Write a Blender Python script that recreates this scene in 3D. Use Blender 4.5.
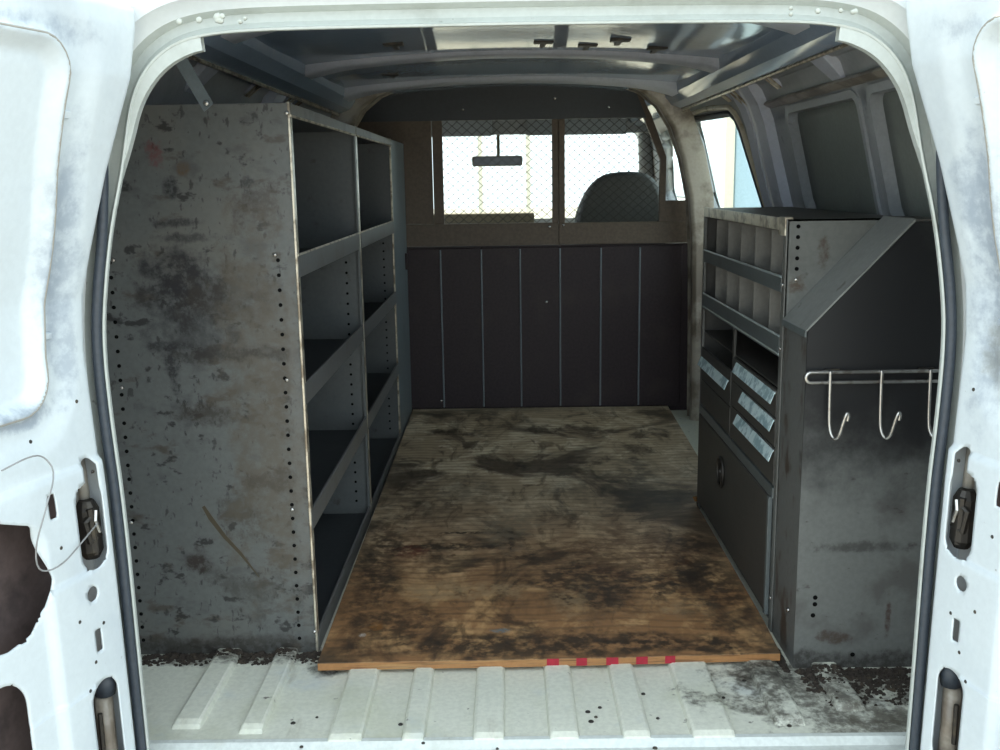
import bpy, bmesh, math, random
from mathutils import Vector, Matrix
random.seed(7)
scene = bpy.context.scene
C = scene.collection
for o in list(bpy.data.objects):
    bpy.data.objects.remove(o)

# ------------------------------------------------------------------ camera
def make_camera():
    pitch, yaw, roll = math.radians(11.0), math.radians(0.45), 0.015
    f = Vector((-math.sin(yaw) * math.cos(pitch), math.cos(yaw) * math.cos(pitch), -math.sin(pitch)))
    r = f.cross(Vector((0, 0, 1))).normalized()
    u = r.cross(f)
    R = r * math.cos(roll) - u * math.sin(roll)
    U = u * math.cos(roll) + r * math.sin(roll)
    cd = bpy.data.cameras.new('camera')
    cd.sensor_width = 36
    cd.lens = 36
    cd.clip_start = 0.02
    cam = bpy.data.objects.new('camera', cd)
    C.objects.link(cam)
    m = Matrix((R, U, -f)).transposed().to_4x4()
    m.translation = Vector((-0.025, -1.6, 1.03))
    cam.matrix_world = m
    scene.camera = cam
make_camera()

# ------------------------------------------------------------------ sky, sun, exposure
world = bpy.data.worlds.new('sky')
scene.world = world
world.use_nodes = True
bg = world.node_tree.nodes['Background']
bg.inputs['Color'].default_value = (0.80, 0.93, 1.0, 1)
bg.inputs['Strength'].default_value = 1.0
sd = bpy.data.lights.new('sun', 'SUN')
sd.energy = 5.0
sd.angle = math.radians(1.0)
sd.color = (1.0, 0.88, 0.68)
sun = bpy.data.objects.new('sun', sd)
C.objects.link(sun)
sun.rotation_euler = Vector((0.35, -0.75, -0.80)).to_track_quat('-Z', 'Y').to_euler()   # from ahead of the van, high
vs = scene.view_settings
vs.view_transform = 'Standard'
vs.look = 'None'
vs.exposure = 1.45
vs.gamma = 1.0
vs.use_curve_mapping = False

# ------------------------------------------------------------------ helpers: objects
def tag(o, label=None, cat=None, group=None, kind=None):
    if label: o['label'] = label
    if cat: o['category'] = cat
    if group: o['group'] = group
    if kind: o['kind'] = kind
    return o

def root(name, loc, label, cat=None, group=None, kind=None):
    o = bpy.data.objects.new(name, None)
    o.empty_display_size = 0.1
    C.objects.link(o)
    o.location = loc
    return tag(o, label, cat, group, kind)

def wloc(o):
    v = Vector((0, 0, 0))
    while o is not None:
        v += o.location
        o = o.parent
    return v

class MB:
    """collects shapes in world coordinates; build() links them as one mesh object"""
    def __init__(s):
        s.v = []; s.f = []
    def add(s, vs, fs):
        n = len(s.v)
        s.v += [tuple(v) for v in vs]
        s.f += [tuple(n + i for i in f) for f in fs]
        return s
    def box(s, x0, x1, y0, y1, z0, z1):
        return s.add([(x0, y0, z0), (x1, y0, z0), (x1, y1, z0), (x0, y1, z0), (x0, y0, z1), (x1, y0, z1), (x1, y1, z1), (x0, y1, z1)],
                     [(0, 3, 2, 1), (4, 5, 6, 7), (0, 1, 5, 4), (1, 2, 6, 5), (2, 3, 7, 6), (3, 0, 4, 7)])
    def prism(s, pts, axis, a, b):
        """polygon (2D) extruded along an axis from a to b; 2D coords are the other two axes in order"""
        def P(p, t):
            return {'x': (t, p[0], p[1]), 'y': (p[0], t, p[1]), 'z': (p[0], p[1], t)}[axis]
        n = len(pts)
        vs = [P(p, a) for p in pts] + [P(p, b) for p in pts]
        fs = [tuple(range(n)), tuple(range(2 * n - 1, n - 1, -1))]
        for i in range(n):
            j = (i + 1) % n
            fs.append((i, i + n, j + n, j))
        return s.add(vs, fs)
    def tube(s, pts, r, seg=8, closed=False, cap=True):
        pts = [Vector(p) for p in pts]
        n = len(pts); vs = []; fs = []
        up = None
        for i, p in enumerate(pts):
            a = pts[i - 1] if (i > 0 or closed) else p
            b = pts[(i + 1) % n] if (i < n - 1 or closed) else p
            t = (b - a).normalized()
            if up is None:
                up = Vector((0, 0, 1)) if abs(t.z) < .9 else Vector((1, 0, 0))
            e = t.cross(up)
            if e.length < 1e-4: e = t.cross(Vector((0.3, 1, 0.2)))
            e.normalize(); g = e.cross(t).normalized(); up = g
            rr = r[i] if isinstance(r, (list, tuple)) else r
            for k in range(seg):
                an = 2 * math.pi * k / seg
                vs.append(p + e * rr * math.cos(an) + g * rr * math.sin(an))
        m = n if closed else n - 1
        for i in range(m):
            for k in range(seg):
                k2 = (k + 1) % seg; j = (i + 1) % n
                fs.append((i * seg + k, i * seg + k2, j * seg + k2, j * seg + k))
        if cap and not closed:
            fs.append(tuple(range(seg))[::-1])
            fs.append(tuple((n - 1) * seg + k for k in range(seg)))
        return s.add(vs, fs)
    def disc(s, c, nrm, r, t, seg=10):
        """short cylinder from c along nrm"""
        c = Vector(c); nrm = Vector(nrm).normalized()
        return s.tube([c, c + nrm * t], r, seg)
    def dome(s, c, nrm, r, h, seg=10, rings=3):
        c = Vector(c); n = Vector(nrm).normalized()
        pts = [c + n * (h * math.sin(a)) for a in [0, .5, 1.0, 1.5]]
        return s.tube(pts, [r * math.cos(a) for a in [0, .5, 1.0, 1.5]], seg)
    def loft(s, rings, closed_ring=False, closed_path=False):
        n = len(rings[0]); vs = [p for r in rings for p in r]; fs = []
        m = len(rings)
        for i in range(m if closed_path else m - 1):
            j = (i + 1) % m
            for k in range(n if closed_ring else n - 1):
                k2 = (k + 1) % n
                fs.append((i * n + k, i * n + k2, j * n + k2, j * n + k))
        return s.add(vs, fs)
    def build(s, name, mat, parent=None, smooth=False, bevel=0, seg=2, solid=0, sub=0):
        me = bpy.data.meshes.new(name)
        L = wloc(parent) if parent is not None else Vector((0, 0, 0))
        me.from_pydata([tuple(Vector(v) - L) for v in s.v], [], s.f)
        bm = bmesh.new(); bm.from_mesh(me)
        bmesh.ops.recalc_face_normals(bm, faces=bm.faces)
        bm.to_mesh(me); bm.free()
        me.materials.append(M[mat])
        o = bpy.data.objects.new(name, me)
        C.objects.link(o)
        if parent is not None: o.parent = parent
        if smooth:
            for p in me.polygons: p.use_smooth = True
        if solid:
            md = o.modifiers.new('thick', 'SOLIDIFY'); md.thickness = abs(solid); md.offset = 1 if solid > 0 else -1
        if bevel:
            md = o.modifiers.new('bevel', 'BEVEL'); md.width = bevel; md.segments = seg; md.limit_method = 'ANGLE'; md.angle_limit = math.radians(40)
        if sub:
            md = o.modifiers.new('sub', 'SUBSURF'); md.levels = sub; md.render_levels = sub
        return o

def box(name, mat, parent, x0, x1, y0, y1, z0, z1, bevel=0.0):
    return MB().box(x0, x1, y0, y1, z0, z1).build(name, mat, parent, bevel=bevel)

def interp(tab, t):
    if t <= tab[0][0]: return tab[0][1]
    for (a, va), (b, vb) in zip(tab, tab[1:]):
        if t <= b:
            k = (t - a) / (b - a)
            return va + (vb - va) * k
    return tab[-1][1]

def sstep(a, b, x):
    t = max(0.0, min(1.0, (x - a) / (b - a)))
    return t * t * (3 - 2 * t)

# signed distances (negative inside)
def sd_rrect(cx, cy, hx, hy, r):
    def f(u, v):
        qx, qy = abs(u - cx) - hx + r, abs(v - cy) - hy + r
        return math.hypot(max(qx, 0), max(qy, 0)) + min(max(qx, qy), 0) - r
    return f
def sd_circ(cx, cy, r):
    return lambda u, v: math.hypot(u - cx, v - cy) - r
def sd_poly(pts):
    def f(u, v):
        d = 1e9; ins = False
        n = len(pts); j = n - 1
        for i in range(n):
            ax, ay = pts[i]; bx, by = pts[j]
            ex, ey = bx - ax, by - ay
            wx, wy = u - ax, v - ay
            t = max(0, min(1, (wx * ex + wy * ey) / (ex * ex + ey * ey + 1e-12)))
            d = min(d, math.hypot(wx - ex * t, wy - ey * t))
            if (ay > v) != (by > v) and u < ex * (v - ay) / (ey if ey else 1e-12) + ax: ins = not ins
            j = i
        return -d if ins else d
    return f
def sm_poly(pts, r):
    g = sd_poly(pts)
    return lambda u, v: g(u, v) - r

def grid_panel(us, vs_, P, holes=(), outline=None):
    """sheet over (u,v) with clean cut holes; returns MB"""
    h = max(us[1] - us[0], vs_[1] - vs_[0])
    def s(u, v):
        d = 1e9
        for hf in holes: d = min(d, hf(u, v))
        if outline: d = min(d, -outline(u, v))
        return d
    nu, nv = len(us), len(vs_)
    uv = []; sdv = []
    for v in vs_:
        for u in us:
            d = s(u, v)
            if abs(d) < 0.75 * h and (holes or outline):
                e = h * .1
                gu = (s(u + e, v) - s(u - e, v)) / (2 * e); gv = (s(u, v + e) - s(u, v - e)) / (2 * e)
                L = gu * gu + gv * gv
                if L > .2 and abs(d) < 0.62 * h:
                    u -= d * gu / L; v -= d * gv / L; d = 0
            uv.append((u, v)); sdv.append(d)
    mb = MB(); fs = []
    for j in range(nv - 1):
        for i in range(nu - 1):
            q = (j * nu + i, j * nu + i + 1, (j + 1) * nu + i + 1, (j + 1) * nu + i)
            if sum(sdv[k] for k in q) > 1e-6 or (not holes and not outline): fs.append(q)
    if holes or outline:
        for k in {k for q in fs for k in q}:
            u, v = uv[k]
            for _ in range(3):
                d = s(u, v)
                if d > -1e-5: break
                e = h * .05
                gu = (s(u + e, v) - s(u - e, v)) / (2 * e); gv = (s(u, v + e) - s(u, v - e)) / (2 * e)
                L = max(.2, gu * gu + gv * gv)
                u -= d * gu / L; v -= d * gv / L
            uv[k] = (u, v)
    used = sorted({k for q in fs for k in q}); mp = {k: n for n, k in enumerate(used)}
    mb.add([P(*uv[k]) for k in used], [tuple(mp[k] for k in q) for q in fs])
    return mb

def frange(a, b, n): return [a + (b - a) * i / n for i in range(n + 1)]

# ------------------------------------------------------------------ helpers: materials
M = {}
V1 = (1, 1, 1)
def paint(name, base, rough=0.5, metal=0.0, layers=(), blobs=(), bump=0.0, bscale=40, spec=0.5, world_pos=False, fine=0.06):
    m = bpy.data.materials.new(name); m.use_nodes = True
    nt = m.node_tree; N = nt.nodes; Lk = nt.links
    b = N['Principled BSDF']
    b.inputs['Roughness'].default_value = rough
    b.inputs['Metallic'].default_value = metal
    b.inputs['Specular IOR Level'].default_value = spec
    geo = N.new('ShaderNodeNewGeometry')
    pos = geo.outputs['Position']
    if not world_pos and not blobs:
        tc = N.new('ShaderNodeTexCoord'); pos = tc.outputs['Object']
    def noise(scale, detail=4, stretch=(1, 1, 1), rg=0.6):
        mp = N.new('ShaderNodeMapping'); mp.inputs['Scale'].default_value = stretch
        Lk.new(pos, mp.inputs['Vector'])
        n = N.new('ShaderNodeTexNoise'); n.inputs['Scale'].default_value = scale
        n.inputs['Detail'].default_value = detail; n.inputs['Roughness'].default_value = rg
        Lk.new(mp.outputs[0], n.inputs['Vector'])
        return n.outputs['Fac']
    def mrange(src, lo, hi, a=0.0, bb=1.0):
        r = N.new('ShaderNodeMapRange'); r.inputs['From Min'].default_value = lo; r.inputs['From Max'].default_value = hi
        r.inputs['To Min'].default_value = a; r.inputs['To Max'].default_value = bb
        r.interpolation_type = 'SMOOTHSTEP'
        Lk.new(src, r.inputs['Value']); return r.outputs['Result']
    def mix(fac, c1, c2, mode='MIX'):
        x = N.new('ShaderNodeMix'); x.data_type = 'RGBA'; x.blend_type = mode
        Lk.new(fac, x.inputs['Factor'])
        if isinstance(c1, tuple): x.inputs[6].default_value = (*c1, 1)
        else: Lk.new(c1, x.inputs[6])
        x.inputs[7].default_value = (*c2, 1)
        return x.outputs[2]
    col = None
    f0 = mrange(noise(90, 2), .3, .7, 0, 1)
    col = mix(f0, tuple(c * (1 - fine) for c in base), tuple(min(1, c * (1 + fine)) for c in base))
    for (lc, scale, lo, hi, stretch, amt) in layers:
        col = mix(mrange(noise(scale, 5, stretch), lo, hi, 0, amt), col, lc)
    for (c, r, lc, amt, ns, na) in blobs:
        sub = N.new('ShaderNodeVectorMath'); sub.operation = 'SUBTRACT'; Lk.new(pos, sub.inputs[0]); sub.inputs[1].default_value = c
        dv = N.new('ShaderNodeVectorMath'); dv.operation = 'DIVIDE'; Lk.new(sub.outputs[0], dv.inputs[0]); dv.inputs[1].default_value = r
        ln = N.new('ShaderNodeVectorMath'); ln.operation = 'LENGTH'; Lk.new(dv.outputs[0], ln.inputs[0])
        ad = N.new('ShaderNodeMath'); ad.operation = 'MULTIPLY_ADD'
        Lk.new(noise(ns, 6, V1, .7), ad.inputs[0]); ad.inputs[1].default_value = na * 5; ad.inputs[2].default_value = -na * 2.5
        a2 = N.new('ShaderNodeMath'); a2.operation = 'ADD'; Lk.new(ln.outputs['Value'], a2.inputs[0]); Lk.new(ad.outputs[0], a2.inputs[1])
        mm = N.new('ShaderNodeMath'); mm.operation = 'MULTIPLY'
        Lk.new(mrange(a2.outputs[0], 1.25, .45, 0, amt), mm.inputs[0]); Lk.new(mrange(noise(ns * 3.2, 5, V1, .7), .34, .58, .40 if ns > 8 else 1, 1), mm.inputs[1])
        col = mix(mm.outputs[0], col, lc)
    Lk.new(col, b.inputs['Base Color'])
    if bump:
        bn = N.new('ShaderNodeBump'); bn.inputs['Strength'].default_value = bump; bn.inputs['Distance'].default_value = 0.01
        Lk.new(noise(bscale, 3), bn.inputs['Height']); Lk.new(bn.outputs[0], b.inputs['Normal'])
    M[name] = m
    return m

def glass(name, tint, gloss=0.05, streak=0.0):
    m = bpy.data.materials.new(name); m.use_nodes = True
    nt = m.node_tree; N = nt.nodes; Lk = nt.links; N.clear()
    out = N.new('ShaderNodeOutputMaterial'); t = N.new('ShaderNodeBsdfTransparent'); g = N.new('ShaderNodeBsdfGlossy')
    g.inputs['Roughness'].default_value = 0.03
    t.inputs['Color'].default_value = (*tint, 1)
    if streak:
        tc = N.new('ShaderNodeTexCoord'); mp = N.new('ShaderNodeMapping'); mp.inputs['Scale'].default_value = (8, 8, .15)
        n = N.new('ShaderNodeTexNoise'); n.inputs['Scale'].default_value = 3
        Lk.new(tc.outputs['Object'], mp.inputs[0]); Lk.new(mp.outputs[0], n.inputs['Vector'])
        x = N.new('ShaderNodeMix'); x.data_type = 'RGBA'; Lk.new(n.outputs['Fac'], x.inputs['Factor'])
        x.inputs[6].default_value = (*[c * (1 - streak) for c in tint], 1); x.inputs[7].default_value = (*[min(1, c * (1 + streak)) for c in tint], 1)
        Lk.new(x.outputs[2], t.inputs['Color'])
    mx = N.new('ShaderNodeMixShader'); mx.inputs[0].default_value = gloss; Lk.new(t.outputs[0], mx.inputs[1]); Lk.new(g.outputs[0], mx.inputs[2])
    Lk.new(mx.outputs[0], out.inputs[0])
    M[name] = m

RUST = (.055, .03, .016); GRIME = (.020, .019, .021); BLK = (.012, .012, .014)
# body paint
paint('white_paint', (.66, .69, .69), .38, layers=[((.55, .58, .60), 3, .5, .8, V1, .35)], fine=.02)
PANEL_SHADE = (.30, .35, .42)  # blue-grey shading round the sunken door panels, painted into the door colour
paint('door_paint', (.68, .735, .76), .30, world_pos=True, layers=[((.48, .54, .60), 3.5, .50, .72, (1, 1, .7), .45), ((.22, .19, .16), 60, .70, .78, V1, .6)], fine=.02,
      blobs=[((-.695, -.10, 1.02), (.06, .045, .24), PANEL_SHADE, .75, 9, .5), ((-.70, -.17, 1.24), (.1, .12, .022), PANEL_SHADE, .7, 12, .5), ((-.715, -.09, .80), (.05, .03, .08), PANEL_SHADE, .6, 12, .6), ((-.74, -.19, .695), (.05, .07, .02), PANEL_SHADE, .8, 12, .6),
             ((.695, -.10, .98), (.06, .05, .30), PANEL_SHADE, .8, 9, .5), ((.70, -.14, 1.23), (.1, .11, .03), PANEL_SHADE, .75, 12, .5), ((.74, -.16, .69), (.05, .07, .02), PANEL_SHADE, .7, 12, .6), ((.715, -.10, .76), (.05, .025, .05), (.22, .22, .20), .6, 14, .6)])
paint('lip_paint', (.50, .53, .50), .45, layers=[((.28, .29, .25), 9, .5, .75, V1, .5), ((.10, .08, .06), 45, .68, .76, V1, .6)], fine=.03)
paint('cream_paint', (.46, .48, .43), .45, layers=[((.45, .45, .38), 8, .55, .8, V1, .5), ((.10, .08, .06), 45, .70, .78, V1, .7)], fine=.03)
paint('roof_paint', (.30, .385, .50), .08, layers=[((.25, .31, .40), 4, .45, .75, V1, .6), ((.45, .45, .47), 14, .6, .75, V1, .4)], fine=.04, bump=.02, bscale=12, spec=.6)
paint('rib_paint', (.58, .61, .70), .36, layers=[((.32, .35, .41), 9, .55, .75, V1, .6)], fine=.04)
paint('wall_paint', (.36, .38, .40), .45, layers=[((.22, .24, .25), 5, .5, .75, V1, .6), ((.06, .05, .045), 18, .66, .76, V1, .5)], fine=.05)
paint('blank_paint', (.22, .24, .22), .55, layers=[((.16, .17, .16), 4, .45, .7, V1, .6)], fine=.05)
paint('pillar_paint', (.40, .36, .30), .28, layers=[((.12, .09, .065), 7, .42, .62, V1, .8)], fine=.05)
paint('floor_paint', (.74, .74, .64), .5, world_pos=True, layers=[((.52, .53, .36), 3, .5, .75, V1, .6), ((.55, .62, .68), 5, .55, .75, V1, .5), ((.30, .26, .19), 14, .58, .78, (1, .25, 1), .7), ((.08, .06, .045), 38, .66, .74, V1, .8)],
      blobs=[((.62, .27, 0), (.22, .13, .2), (.06, .05, .04), .85, 16, .9), ((.72, .12, 0), (.12, .10, .2), (.09, .075, .055), .8, 20, .9), ((-.62, .46, 0), (.26, .045, .2), (.06, .05, .04), .9, 20, .6), ((.52, .36, 0), (.1, .06, .2), (.03, .025, .02), .9, 18, .6), ((-.42, .40, 0), (.05, .04, .1), (.03, .025, .02), .9, 18, .5)])
paint('sill_paint', (.70, .73, .70), .45, world_pos=True, layers=[((.5, .5, .4), 6, .5, .75, V1, .5), ((.12, .1, .08), 30, .68, .75, V1, .7)])
paint('rubber', (.045, .055, .07), .45, fine=.1)
paint('cavity', (.12, .09, .085), .75, spec=.15, layers=[((.04, .032, .032), 12, .45, .7, V1, .7)])
paint('dark_steel', (.05, .045, .04), .45, metal=.6, layers=[((.12, .1, .07), 30, .5, .7, V1, .6)])
paint('dirt', (.035, .026, .02), .9, layers=[((.10, .075, .05), 60, .5, .7, V1, .6)])
# left shelving: grey enamel with the smears seen on its near end panel
Y = .475
paint('shelf_end', (.108, .112, .108), .42, world_pos=True, bump=.03, bscale=60,
      layers=[((.135, .128, .112), 3, .5, .7, V1, .7), ((.05, .05, .05), 12, .56, .72, (1, 1, 1.6), .55), ((.05, .036, .023), 18, .56, .68, (.7, 1, 1.4), .7), ((.018, .016, .016), 30, .60, .67, (.6, 1, 1.0), .85), ((.018, .016, .016), 75, .60, .68, (1, 1, .5), .7)],
      blobs=[((-.698, Y, .826), (.09, .2, .09), GRIME, 1.0, 16, .6), ((-.60, Y, .80), (.14, .2, .05), (.036, .029, .022), .6, 16, .9),
             ((-.735, Y, .70), (.06, .2, .012), GRIME, .85, 30, .5), ((-.735, Y, .655), (.016, .2, .06), GRIME, .9, 30, .6),
             ((-.665, Y, .55), (.085, .2, .022), (.033, .026, .02), .8, 24, .7), ((-.51, Y, .60), (.03, .2, .09), (.036, .026, .018), .6, 26, .8),
             ((-.708, Y, 1.025), (.017, .2, .024), BLK, .9, 30, .4), ((-.68, Y, 1.062), (.014, .2, .014), (.10, .06, .028), .8, 30, .4),
             ((-.735, Y, 1.095), (.02, .2, .025), (.14, .03, .03), .6, 40, .8), ((-.70, Y, .955), (.05, .2, .009), GRIME, .85, 25, .6), ((-.69, Y, .925), (.06, .2, .01), GRIME, .7, 25, .7),
             ((-.555, Y, 1.035), (.02, .2, .012), GRIME, .8, 35, .7), ((-.53, Y, .98), (.05, .2, .05), (.036, .024, .018), .6, 28, .9),
             ((-.712, Y, .215), (.03, .2, .03), (.025, .016, .013), .9, 30, .6), ((-.60, Y, .33), (.05, .2, .05), (.045, .042, .036), .7, 26, .9),
             ((-.58, Y, .15), (.10, .2, .06), (.045, .042, .036), .7, 22, .9), ((-.64, Y, .02), (.3, .2, .025), (.03, .025, .02), .8, 20, .5), ((-.54, Y, .55), (.10, .3, .40), (.082, .068, .050), .75, 13, .8), ((-.57, Y, .68), (.13, .3, .02), (.03, .025, .02), .8, 20, .8), ((-.53, Y, .40), (.06, .3, .03), (.045, .035, .025), .7, 24, .8), ((-.70, Y, .72), (.1, .3, .05), GRIME, .5, 18, .9), ((-.475, Y, .5), (.012, .3, .5), (.13, .125, .115), .5, 20, .8)])
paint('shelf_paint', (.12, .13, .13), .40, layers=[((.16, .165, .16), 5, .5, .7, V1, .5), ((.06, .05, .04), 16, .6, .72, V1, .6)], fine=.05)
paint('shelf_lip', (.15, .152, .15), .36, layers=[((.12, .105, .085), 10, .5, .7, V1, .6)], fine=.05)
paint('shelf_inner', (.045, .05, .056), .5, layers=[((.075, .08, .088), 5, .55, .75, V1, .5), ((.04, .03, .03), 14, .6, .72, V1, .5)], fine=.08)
paint('worn_lit_edge', (.62, .56, .45), .30, metal=.5, layers=[((.16, .12, .08), 25, .45, .62, V1, .8)])  # worn metal, brightened so the colour also carries edge highlights and reflections
paint('bluegrey_paint', (.17, .20, .215), .4, layers=[((.11, .13, .14), 6, .5, .7, V1, .5)])
# right cabinet
paint('cab_paint', (.135, .135, .125), .42, layers=[((.09, .085, .075), 8, .5, .7, V1, .5), ((.05, .03, .02), 20, .63, .72, (1, 1, .6), .8)], fine=.05)
paint('cab_dark', (.062, .058, .052), .45, layers=[((.085, .078, .066), 7, .5, .72, V1, .5), ((.03, .025, .02), 20, .6, .72, V1, .5)], fine=.08)
paint('cab_lip', (.11, .125, .125), .35, layers=[((.07, .07, .065), 10, .5, .7, V1, .5)])
paint('bin_paint', (.19, .18, .16), .5, layers=[((.09, .085, .075), 8, .5, .7, V1, .6)])
paint('aluminium', (.80, .97, 1.0), .30, metal=.15, layers=[((.26, .42, .46), 32, .45, .6, V1, .8)], bump=.1, bscale=90)
paint('chrome', (.55, .53, .50), .25, metal=.9, layers=[((.25, .2, .16), 40, .5, .65, V1, .6)])
YB = .378
paint('locker_side', (.12, .12, .115), .45, layers=[((.05, .032, .02), 18, .5, .62, (1, 1, .5), .85), ((.02, .018, .016), 12, .62, .75, V1, .7)])
paint('locker_lid', (.15, .154, .144), .42, world_pos=True, layers=[((.09, .09, .084), 8, .5, .7, V1, .6), ((.04, .03, .022), 24, .62, .73, V1, .7)],
      blobs=[((.655, .52, .865), (.014, .4, .03), (.07, .045, .03), .9, 30, .6), ((.60, .52, .80), (.02, .4, .02), (.07, .04, .02), .8, 30, .6)])
# end of the locker: grey sheet, its upper half sprayed black, the spray fading out lower down
paint('locker_front', (.135, .138, .13), .5, world_pos=True, layers=[((.075, .07, .065), 9, .48, .68, V1, .7), ((.035, .025, .02), 26, .62, .72, (1, 1, 1.6), .7)],
      blobs=[((.74, YB, .73), (.42, .3, .36), (.009, .009, .010), 1.0, 7.5, .22), ((.70, YB, .27), (.13, .2, .012), (.03, .028, .025), .7, 16, .8), ((.77, YB, .12), (.006, .2, .05), (.05, .025, .018), .85, 30, .5), ((.655, YB, .07), (.04, .2, .015), (.05, .03, .02), .8, 30, .8), ((.72, YB, .01), (.3, .2, .03), (.02, .016, .013), .8, 20, .6)])
# partition
paint('panel_paint', (.034, .022, .025), .5, spec=.3, layers=[((.055, .040, .036), 5, .5, .75, V1, .6)], fine=.15)
paint('frame_glare_paint', (.13, .098, .074), .5, spec=.3, layers=[((.085, .066, .052), 6, .5, .7, V1, .5)], fine=.1)  # lighter brown than the panels: glare from the windows put into the colour
paint('seam_paint', (.20, .22, .24), .35)
paint('wire_paint', (.03, .027, .024), .5)
paint('hole_black', (.004, .004, .004), .8, spec=.1)
# cab and outside
paint('seat_vinyl', (.06, .062, .058), .55, bump=.08, bscale=80, fine=.12)
paint('dash_vinyl', (.13, .10, .06), .6, fine=.1)
paint('visor_vinyl', (.22, .24, .26), .7)
paint('headliner', (.26, .27, .28), .8)
paint('mirror_back', (.10, .10, .06), .4)
paint('asphalt', (.34, .32, .28), .9, layers=[((.26, .24, .21), .6, .4, .7, V1, .6)])
paint('stucco', (.80, .78, .72), .85, layers=[((.7, .67, .6), 1.5, .5, .7, V1, .5)])
paint('column_paint', (.75, .68, .55), .8)
paint('shade_glass', (.10, .11, .12), .15)
paint('car_paint', (.80, .82, .84), .25)
paint('tyre', (.02, .02, .02), .8)
paint('red_paint', (.36, .012, .03), .5, fine=.1)
paint('edge_wood', (.36, .17, .06), .6, layers=[((.14, .06, .025), 30, .5, .65, (.3, 1, 6), .8), ((.45, .28, .12), 12, .55, .7, (.3, 1, 5), .6)])
glass('clear_glass', (.92, .96, .94))
glass('tinted_glass', (.26, .33, .37), streak=.35)

def plywood():
    m = bpy.data.materials.new('plywood'); m.use_nodes = True
    nt = m.node_tree; N = nt.nodes; Lk = nt.links; b = N['Principled BSDF']
    pos = N.new('ShaderNodeNewGeometry').outputs['Position']
    def noise(scale, stretch=V1, detail=5, dist=0.0, off=(0, 0, 0)):
        mp = N.new('ShaderNodeMapping'); mp.inputs['Scale'].default_value = stretch; mp.inputs['Location'].default_value = off
        Lk.new(pos, mp.inputs[0]); n = N.new('ShaderNodeTexNoise'); n.inputs['Scale'].default_value = scale
        n.inputs['Detail'].default_value = detail; n.inputs['Distortion'].default_value = dist; n.inputs['Roughness'].default_value = .62
        Lk.new(mp.outputs[0], n.inputs['Vector']); return n.outputs['Fac']
    def mr(src, lo, hi, amt=1.0):
        r = N.new('ShaderNodeMapRange'); r.interpolation_type = 'SMOOTHSTEP'; r.inputs['From Min'].default_value = lo; r.inputs['From Max'].default_value = hi; r.inputs['To Max'].default_value = amt
        Lk.new(src, r.inputs['Value']); return r.outputs['Result']
    def mix(fac, c1, c2):
        x = N.new('ShaderNodeMix'); x.data_type = 'RGBA'; Lk.new(fac, x.inputs['Factor'])
        for s, c in ((6, c1), (7, c2)):
            if isinstance(c, tuple): x.inputs[s].default_value = (*c, 1)
            else: Lk.new(c, x.inputs[s])
        return x.outputs[2]
    sep = N.new('ShaderNodeSeparateXYZ'); Lk.new(pos, sep.inputs[0])
    warm = mr(sep.outputs['Y'], 1.7, .6)                     # redder and darker towards the rear edge
    c = mix(warm, (.46, .34, .22), (.36, .185, .082))
    light = mix(warm, (.74, .60, .43), (.68, .40, .18))
    c = mix(mr(noise(4.2, (1, .8, 1), 6, .6), .48, .66, .9), c, light)
    c = mix(mr(noise(11, (1, .7, 1), 6, .4, (2, 5, 0)), .50, .66, .75), c, light)
    c = mix(mr(noise(16, (1, .35, 1), 6, .8, (9, 2, 0)), .54, .68, .6), c, (.09, .055, .03))
    # cathedral grain rings
    mp = N.new('ShaderNodeMapping'); mp.inputs['Scale'].default_value = (1.6, .9, 1); Lk.new(pos, mp.inputs[0])
    w = N.new('ShaderNodeTexWave'); w.wave_type = 'RINGS'; w.inputs['Scale'].default_value = 9.0; w.inputs['Distortion'].default_value = 7; w.inputs['Detail'].default_value = 2; w.inputs['Detail Scale'].default_value = .35
    Lk.new(mp.outputs[0], w.inputs['Vector'])
    c = mix(mr(w.outputs['Fac'], .6, .98, .28), c, (.11, .07, .04))
    c = mix(mr(noise(34, (.25, 1.6, 1), 4), .5, .75, .40), c, (.12, .078, .046))
    c = mix(mr(noise(2.3, (1, 1, 1), 6, .8, (3, 1, 0)), .48, .62, .85), c, (.062, .042, .028))
    c = mix(mr(noise(5.5, (1, .6, 1), 6, .5, (7, 4, 0)), .54, .66, .75), c, (.050, .033, .023))
    def blob(cx, cy, rx, ry, col, amt, ns=10, na=.7):
        nonlocal c; na *= 1.8; ns *= 1.6
        sub = N.new('ShaderNodeVectorMath'); sub.operation = 'SUBTRACT'; Lk.new(pos, sub.inputs[0]); sub.inputs[1].default_value = (cx, cy, 0)
        dv = N.new('ShaderNodeVectorMath'); dv.operation = 'DIVIDE'; Lk.new(sub.outputs[0], dv.inputs[0]); dv.inputs[1].default_value = (rx, ry, 1)
        ln = N.new('ShaderNodeVectorMath'); ln.operation = 'LENGTH'; Lk.new(dv.outputs[0], ln.inputs[0])
        a = N.new('ShaderNodeMath'); a.operation = 'MULTIPLY_ADD'; Lk.new(noise(ns), a.inputs[0]); a.inputs[1].default_value = 2 * na; Lk.new(ln.outputs['Value'], a.inputs[2])
        mm = N.new('ShaderNodeMath'); mm.operation = 'MULTIPLY'; Lk.new(mr(a.outputs[0], 1.3 + na, .4 + na, amt), mm.inputs[0]); Lk.new(mr(noise(ns * 2.6), .3, .58), mm.inputs[1])
        c = mix(mm.outputs[0], c, col)
    PLY_BLOBS(blob)
    Lk.new(c, b.inputs['Base Color'])
    b.inputs['Roughness'].default_value = .55
    bp = N.new('ShaderNodeBump'); bp.inputs['Strength'].default_value = .12; bp.inputs['Distance'].default_value = .004
    Lk.new(noise(30, (1, .4, 1)), bp.inputs['Height']); Lk.new(bp.outputs[0], b.inputs['Normal'])
    M['plywood'] = m
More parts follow.
